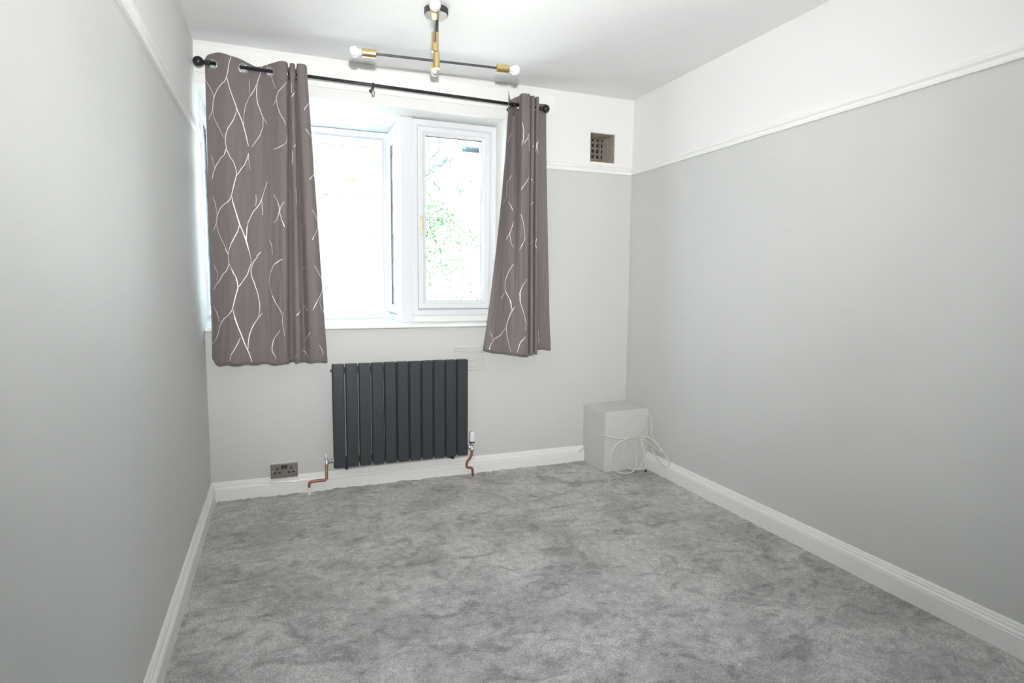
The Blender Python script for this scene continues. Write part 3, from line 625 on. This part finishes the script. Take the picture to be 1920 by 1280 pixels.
for x in (X0+.066, X0+9*PITCH+.045):
    bm = nd(); v = [bm.verts.new(p) for p in ((x, -.10, .175), (x, -.002, .175), (x, -.002, .115), (x, -.075, .128), (x+.012, -.10, .175), (x+.012, -.002, .175), (x+.012, -.002, .115), (x+.012, -.075, .128))]
    for f in ((0, 1, 2, 3), (4, 5, 6, 7), (0, 1, 5, 4), (1, 2, 6, 5), (2, 3, 7, 6), (3, 0, 4, 7)): bm.faces.new([v[k] for k in f])
    part('wall_bracket', bm, M_darkgap, rad)
bm = nd(); lathe(bm, (X0+.004, -.075, .707), (-1, 0, 0), [(0, .008), (.006, .008), (.008, .005), (.014, .005), (.014, 0)], 12); part('bleed_valve', bm, M_gun, rad)
bm = nd(); lathe(bm, (X0+11*PITCH-.012, -.075, .707), (1, 0, 0), [(0, .008), (.010, .008), (.012, .005), (.012, 0)], 12); part('blanking_plug', bm, M_darkgap, rad)
# valves and pipes
vl = empty('radiator_valve', 'small chrome lockshield valve with white cap left of the radiator', 'valve', loc=(.60, -.075, .19))
bm = nd(); lathe(bm, (.641, -.075, .188), (-1, 0, 0), [(0, .010), (.008, .010), (.010, .007), (.014, .007), (.014, .012), (.024, .012), (.026, .008), (.036, .008), (.036, 0)], 14)
lathe(bm, (.597, -.075, .205), (0, 0, -1), [(0, .008), (.008, .0095), (.024, .0095), (.026, .012), (.036, .012), (.036, .006)], 14); part('valve_body', bm, M_chrome, vl, smooth=True)
bm = nd(); lathe(bm, (.597, -.075, .203), (0, 0, 1), [(0, .0095), (.022, .0085), (.027, .007), (.027, 0)], 16); part('cap', bm, M_plast, vl, smooth=True)
pl = empty('radiator_pipe', 'stepped copper pipe with white floor sleeve at the left of the radiator', 'pipe', loc=(.55, -.06, 0))
bm = nd(); tube(bm, bend([(.597, -.075, .172), (.597, -.075, .082), (.502, -.062, .076), (.502, -.062, .040)], .018), .0078, 12); part('copper_tube', bm, M_copper, pl, smooth=True)
bm = nd(); rod(bm, (.502, -.062, -.004), (.502, -.062, .044), .0092, 14); part('pipe_sleeve', bm, M_plast, pl, smooth=False, bevel=.001)
vr = empty('radiator_valve', 'white headed thermostatic valve at the right of the radiator', 'valve', loc=(1.463, -.075, .2))
bm = nd(); lathe(bm, (1.425, -.075, .192), (1, 0, 0), [(0, .007), (.010, .007), (.010, .012), (.024, .012), (.026, .009), (.040, .009), (.040, 0)], 14)
lathe(bm, (1.462, -.075, .222), (0, 0, -1), [(0, .011), (.012, .012), (.014, .0105), (.036, .0105), (.038, .0125), (.052, .0125), (.052, .006)], 14); part('valve_body', bm, M_chrome, vr, smooth=True)
bm = nd(); lathe(bm, (1.462, -.075, .218), (0, 0, 1), [(0, .012), (.004, .018), (.010, .018), (.010, 0)], 20); part('black_collar', bm, M_dark, vr, smooth=True)
bm = nd(); lathe(bm, (1.462, -.075, .227), (0, 0, 1), [(0, .017), (.002, .019), (.022, .0195), (.036, .0165), (.050, .0175), (.058, .0165), (.060, .012), (.060, 0)], 24); part('thermostat_head', bm, M_plast, vr, smooth=True)
pr_ = empty('radiator_pipe', 'kinked copper pipe running to the floor at the right of the radiator', 'pipe', loc=(1.463, -.06, 0))
bm = nd(); tube(bm, bend([(1.462, -.075, .172), (1.460, -.075, .135), (1.428, -.068, .092), (1.430, -.066, .060), (1.468, -.064, .056), (1.472, -.064, -.004)], .017), .0078, 12); part('copper_tube', bm, M_copper, pr_, smooth=True)

# ------------------------------------------------------------------ wall vent (painted over louvre) behind the radiator corner
gv = empty('wall_vent', 'painted louvred vent grille on the wall above the radiator right end', 'vent', loc=(1.468, 0, .655))
bm = nd(); box(bm, 1.364, 1.572, -.004, 0, .655, .815); part('plate', bm, M_grey_paint, gv, bevel=.002)
for i in range(10):
    z = .664+i*.0150
    bm = nd(); v = [bm.verts.new(p) for p in ((1.370, -.004, z), (1.562, -.004, z), (1.562, -.0105, z+.002), (1.370, -.0105, z+.002), (1.370, -.004, z+.0125), (1.562, -.004, z+.0125))]
    for f in ((0, 1, 2, 3), (3, 2, 5, 4), (0, 3, 4), (1, 5, 2)): bm.faces.new([v[k] for k in f])
    part('louvre', bm, M_grey_paint, gv)

# ------------------------------------------------------------------ double socket
so = empty('wall_socket', 'brushed metal double power socket above the skirting board', 'power socket', loc=(.372, -.02, .1))
SX0, SX1, SZ0, SZ1, SYF = .301, .444, .104, .186, -.030
bm = nd(); box(bm, SX0+.004, SX1-.004, -.020, 0, SZ0+.004, SZ1-.002); part('back_box', bm, M_plast, so)
bm = nd(); box(bm, SX0, SX1, SYF, -.020, SZ0, SZ1); part('face_plate', bm, M_nickel, so, bevel=.0025, seg=3)
for cx in (SX0+.035, SX1-.035):
    for dx, dz, w, h in ((0, .017, .0085, .012), (-.0115, -.006, .0125, .008), (.0115, -.006, .0125, .008)):
        bm = nd(); z = SZ0+.037+dz; box(bm, cx+dx-w/2, cx+dx+w/2, SYF-.0007, SYF+.002, z-h/2, z+h/2); part('pin_slot', bm, M_dark, so)
for cx in ((SX0+SX1)/2-.0085, (SX0+SX1)/2+.0085):
    bm = nd(); box(bm, cx-.0065, cx+.0065, SYF-.004, SYF+.002, SZ0+.052, SZ0+.073); part('rocker_switch', bm, M_dark, so, bevel=.0015)
for cx in (SX0+.010, SX1-.010):
    bm = nd(); lathe(bm, (cx, SYF, SZ0+.041), (0, -1, 0), [(0, .0042), (.0012, .0038), (.0012, 0)], 12); part('screw', bm, M_chrome, so)

# ------------------------------------------------------------------ boxed-in corner
bm = nd()
base = [(2.279, 0), (2.292, -.268), (RW, -.283), (RW, 0)]
zt = [.392, .385, .400, .400]
lo = [bm.verts.new((x, y, -.004)) for x, y in base]; hi = [bm.verts.new((x, y, z)) for (x, y), z in zip(base, zt)]
for k in range(4): bm.faces.new((lo[k], lo[(k+1) % 4], hi[(k+1) % 4], hi[k]))
bm.faces.new(hi); bm.faces.new(lo[::-1])
tag(obj('boxed_casing', bm, M_grey_paint, bevel=.004, seg=3), 'grey painted square boxed casing in the room corner', 'boxing')

# ------------------------------------------------------------------ cables
yf = -.292
def loops(bm, pts, r=.0042, n=8): tube(bm, cr(pts, 8), r, n)
cab = empty('cable', 'loose cream cable looped in front of the corner boxing', 'cable', loc=(2.4, yf, 0))
bm = nd()
loops(bm, [(2.240, -.026, .078), (2.268, -.030, .098), (2.278, -.070, .140), (2.283, -.12, .190), (2.288, -.200, .225), (2.292, -.285, .238), (2.355, yf, .222), (2.450, yf-.002, .212), (2.512, yf, .226), (2.556, yf, .268), (2.566, yf-.004, .320), (2.570, yf-.006, .352), (2.580, yf-.010, .366), (2.592, yf-.018, .362), (2.599, -.325, .335), (2.602, -.335, .285), (2.600, -.335, .235), (2.600, -.400, .190), (2.600, -.490, .135), (2.597, -.535, .105), (2.583, -.530, .078), (2.580, -.480, .082), (2.585, -.410, .110), (2.590, -.355, .150)])
part('cable_run', bm, M_cream, cab, smooth=True)
bm = nd()
loops(bm, [(2.470, yf-.002, .218), (2.430, yf-.010, .213), (2.350, yf-.012, .178), (2.312, yf-.014, .110), (2.322, yf-.020, .045), (2.350, -.335, .012), (2.400, -.360, .006), (2.455, -.350, .008), (2.494, -.325, .030), (2.505, yf-.016, .085), (2.490, yf-.012, .150), (2.450, yf-.008, .195), (2.430, yf-.003, .216)])
part('large_loop', bm, M_cream, cab, smooth=True)
bm = nd()
loops(bm, [(2.432, yf-.002, .206), (2.410, yf-.004, .140), (2.415, yf-.006, .075), (2.440, -.310, .025), (2.480, -.325, .010), (2.520, -.330, .022), (2.556, -.318, .060), (2.562, -.310, .115), (2.548, -.300, .175), (2.530, yf-.001, .205), (2.500, yf, .214)], .0034)
part('small_loop', bm, M_cream, cab, smooth=True)
bm = nd()
loops(bm, [(2.552, -.300, .150), (2.541, -.300, .200), (2.565, -.345, .188), (2.585, -.400, .160), (2.594, -.445, .148), (2.594, -.440, .162), (2.590, -.380, .200), (2.575, -.335, .215), (2.545, -.305, .208), (2.560, -.305, .150), (2.568, -.310, .080), (2.560, -.325, .020), (2.52, -.335, .010), (2.49, -.335, .014)], .0040)
part('tail_loop', bm, M_cream, cab, smooth=True)
bm = nd(); loops(bm, [(2.480, -.335, .018), (2.500, -.340, .016), (2.520, -.350, .020), (2.538, -.362, .012)], .004); part('cable_end', bm, M_cream, cab, smooth=True)
bm = nd(); lathe(bm, (2.536, -.361, .012), (.5, -.3, -.35), [(0, .004), (.003, .0065), (.014, .0065), (.015, .004), (.015, 0)], 12); part('plug_tip', bm, M_dark, cab, smooth=True)
# thin painted-over wire along the back skirting
bm = nd()
W_ = [(2.275, -.0225, .088), (2.24, -.022, .078), (2.20, -.022, .064), (2.15, -.022, .050), (2.09, -.022, .040), (2.03, -.022, .037), (1.94, -.022, .040), (1.84, -.022, .050), (1.76, -.022, .052), (1.65, -.022, .052), (1.54, -.022, .056), (1.42, -.022, .050), (1.30, -.022, .044), (1.18, -.022, .044), (1.05, -.022, .052), (.90, -.022, .060), (.78, -.022, .064), (.66, -.022, .062), (.55, -.022, .070), (.44, -.022, .0715), (.33, -.021, .078), (.24, -.020, .086), (.16, -.0165, .092), (.09, -.016, .088), (.03, -.020, .084)]
tube(bm, cr(W_, 5), .0017, 6)
tag(obj('skirting_wire', bm, M_white, smooth=True), 'thin white wire clipped along the skirting under the radiator', 'wire')

# ------------------------------------------------------------------ outside, seen washed out through the panes
bm = nd(); box(bm, -9, 12, .75, 24, -.40, -.30); struct(obj('ground', bm, M_lawn))
bm = nd(); box(bm, -4, 8, .76, 6.5, -.30, -.28); struct(obj('patio', bm, M_pave))
def foliage(name, label, cat, c, rad_, n, m, leaf=.09, trunk=None):
    root = empty(name, label, cat, loc=(c[0], c[1], -.3)); bm = bmesh.new(); rnd = random.Random(sum(map(ord, name)) + n)
    blobs = [(Vector((rnd.uniform(-.6, .6)*rad_[0], rnd.uniform(-.6, .6)*rad_[1], rnd.uniform(-.5, .7)*rad_[2])), rnd.uniform(.35, .6)) for _ in range(9)]
    for _ in range(n):
        b, s = rnd.choice(blobs); d = Vector((rnd.gauss(0, 1), rnd.gauss(0, 1), rnd.gauss(0, 1))).normalized()
        p = Vector(c) + b + Vector((d.x*rad_[0], d.y*rad_[1], d.z*rad_[2]))*s*rnd.uniform(.6, 1)
        a = Vector((rnd.gauss(0, 1), rnd.gauss(0, 1), rnd.gauss(0, .6))).normalized()*leaf; e = a.cross(d).normalized()*leaf*.3
        if e.length < 1e-6: continue
        q = [bm.verts.new(p-a*.5), bm.verts.new(p+e), bm.verts.new(p+a*.5), bm.verts.new(p-e)]; bm.faces.new(q)
    keep(obj('foliage', bm, m), root)['kind'] = 'stuff'
    bm = bmesh.new(); tube(bm, cr([(c[0], c[1], -.32), (c[0]+.03, c[1], c[2]*.4), (c[0]-.04, c[1]+.03, c[2]+rad_[2]*.3)], 5), lambda t: (trunk or .04)*(1-.6*t), 8)
    keep(obj('trunk', bm, M_bark, smooth=True), root)
foliage('shrub', 'green shrub outside the casement window', 'shrub', (3.0, 5.6, 1.1), (1.0, .7, 1.1), 1500, M_leaf)
foliage('shrub', 'yellow green low shrub outside below the casement window', 'shrub', (3.1, 3.6, .25), (1.1, .35, .5), 1500, M_leaf2)
foliage('tree', 'small tree beyond the garden seen through the casement window', 'tree', (2.9, 8.0, 2.1), (1.0, 1.2, 1.4), 2400, M_leaf, .12, .09)
# neighbouring house, its boxed eave corner just in view at the top of the casement
hs = empty('house', 'pale neighbouring house whose blue grey eave corner shows at the top of the casement', 'house', loc=(6.5, 12, -.3))
bm = nd(); box(bm, 4.35, 11.0, 9.9, 15, -.3, 4.2); keep(obj('wall', bm, M_render), hs)
bm = nd(); v = [bm.verts.new(p) for p in ((4.0, 9.5, 4.36), (11.3, 9.5, 4.36), (11.3, 12.5, 6.4), (4.0, 12.5, 6.4), (11.3, 15.4, 4.36), (4.0, 15.4, 4.36))]
bm.faces.new(v[:4]); bm.faces.new((v[3], v[2], v[4], v[5])); bm.faces.new((v[1], v[2], v[4])); bm.faces.new((v[0], v[3], v[5])); bm.faces.new((v[0], v[1], v[4], v[5]))
keep(obj('roof', bm, M_tile), hs)
bm = nd(); box(bm, 4.05, 11.3, 9.44, 9.50, 4.26, 4.38); keep(obj('fascia', bm, M_tile), hs)
bm = nd(); v = [bm.verts.new(p) for y in (9.42, 9.9) for p in ((3.72, y, 3.98), (4.05, y, 4.34), (4.22, y, 4.05))]
for f in ((0, 1, 2), (3, 4, 5), (0, 1, 4, 3), (1, 2, 5, 4), (2, 0, 3, 5)): bm.faces.new([v[k] for k in f])
keep(obj('boxed_eave', bm, M_tile), hs)
bm = nd(); box(bm, 5.4, 6.6, 9.87, 9.92, 1.2, 2.4); wn = keep(obj('window', bm, M_upvc), hs)
bm = nd(); box(bm, 5.48, 6.52, 9.85, 9.88, 1.28, 2.32); pn = obj('pane', bm, M_glass); pn.parent = wn
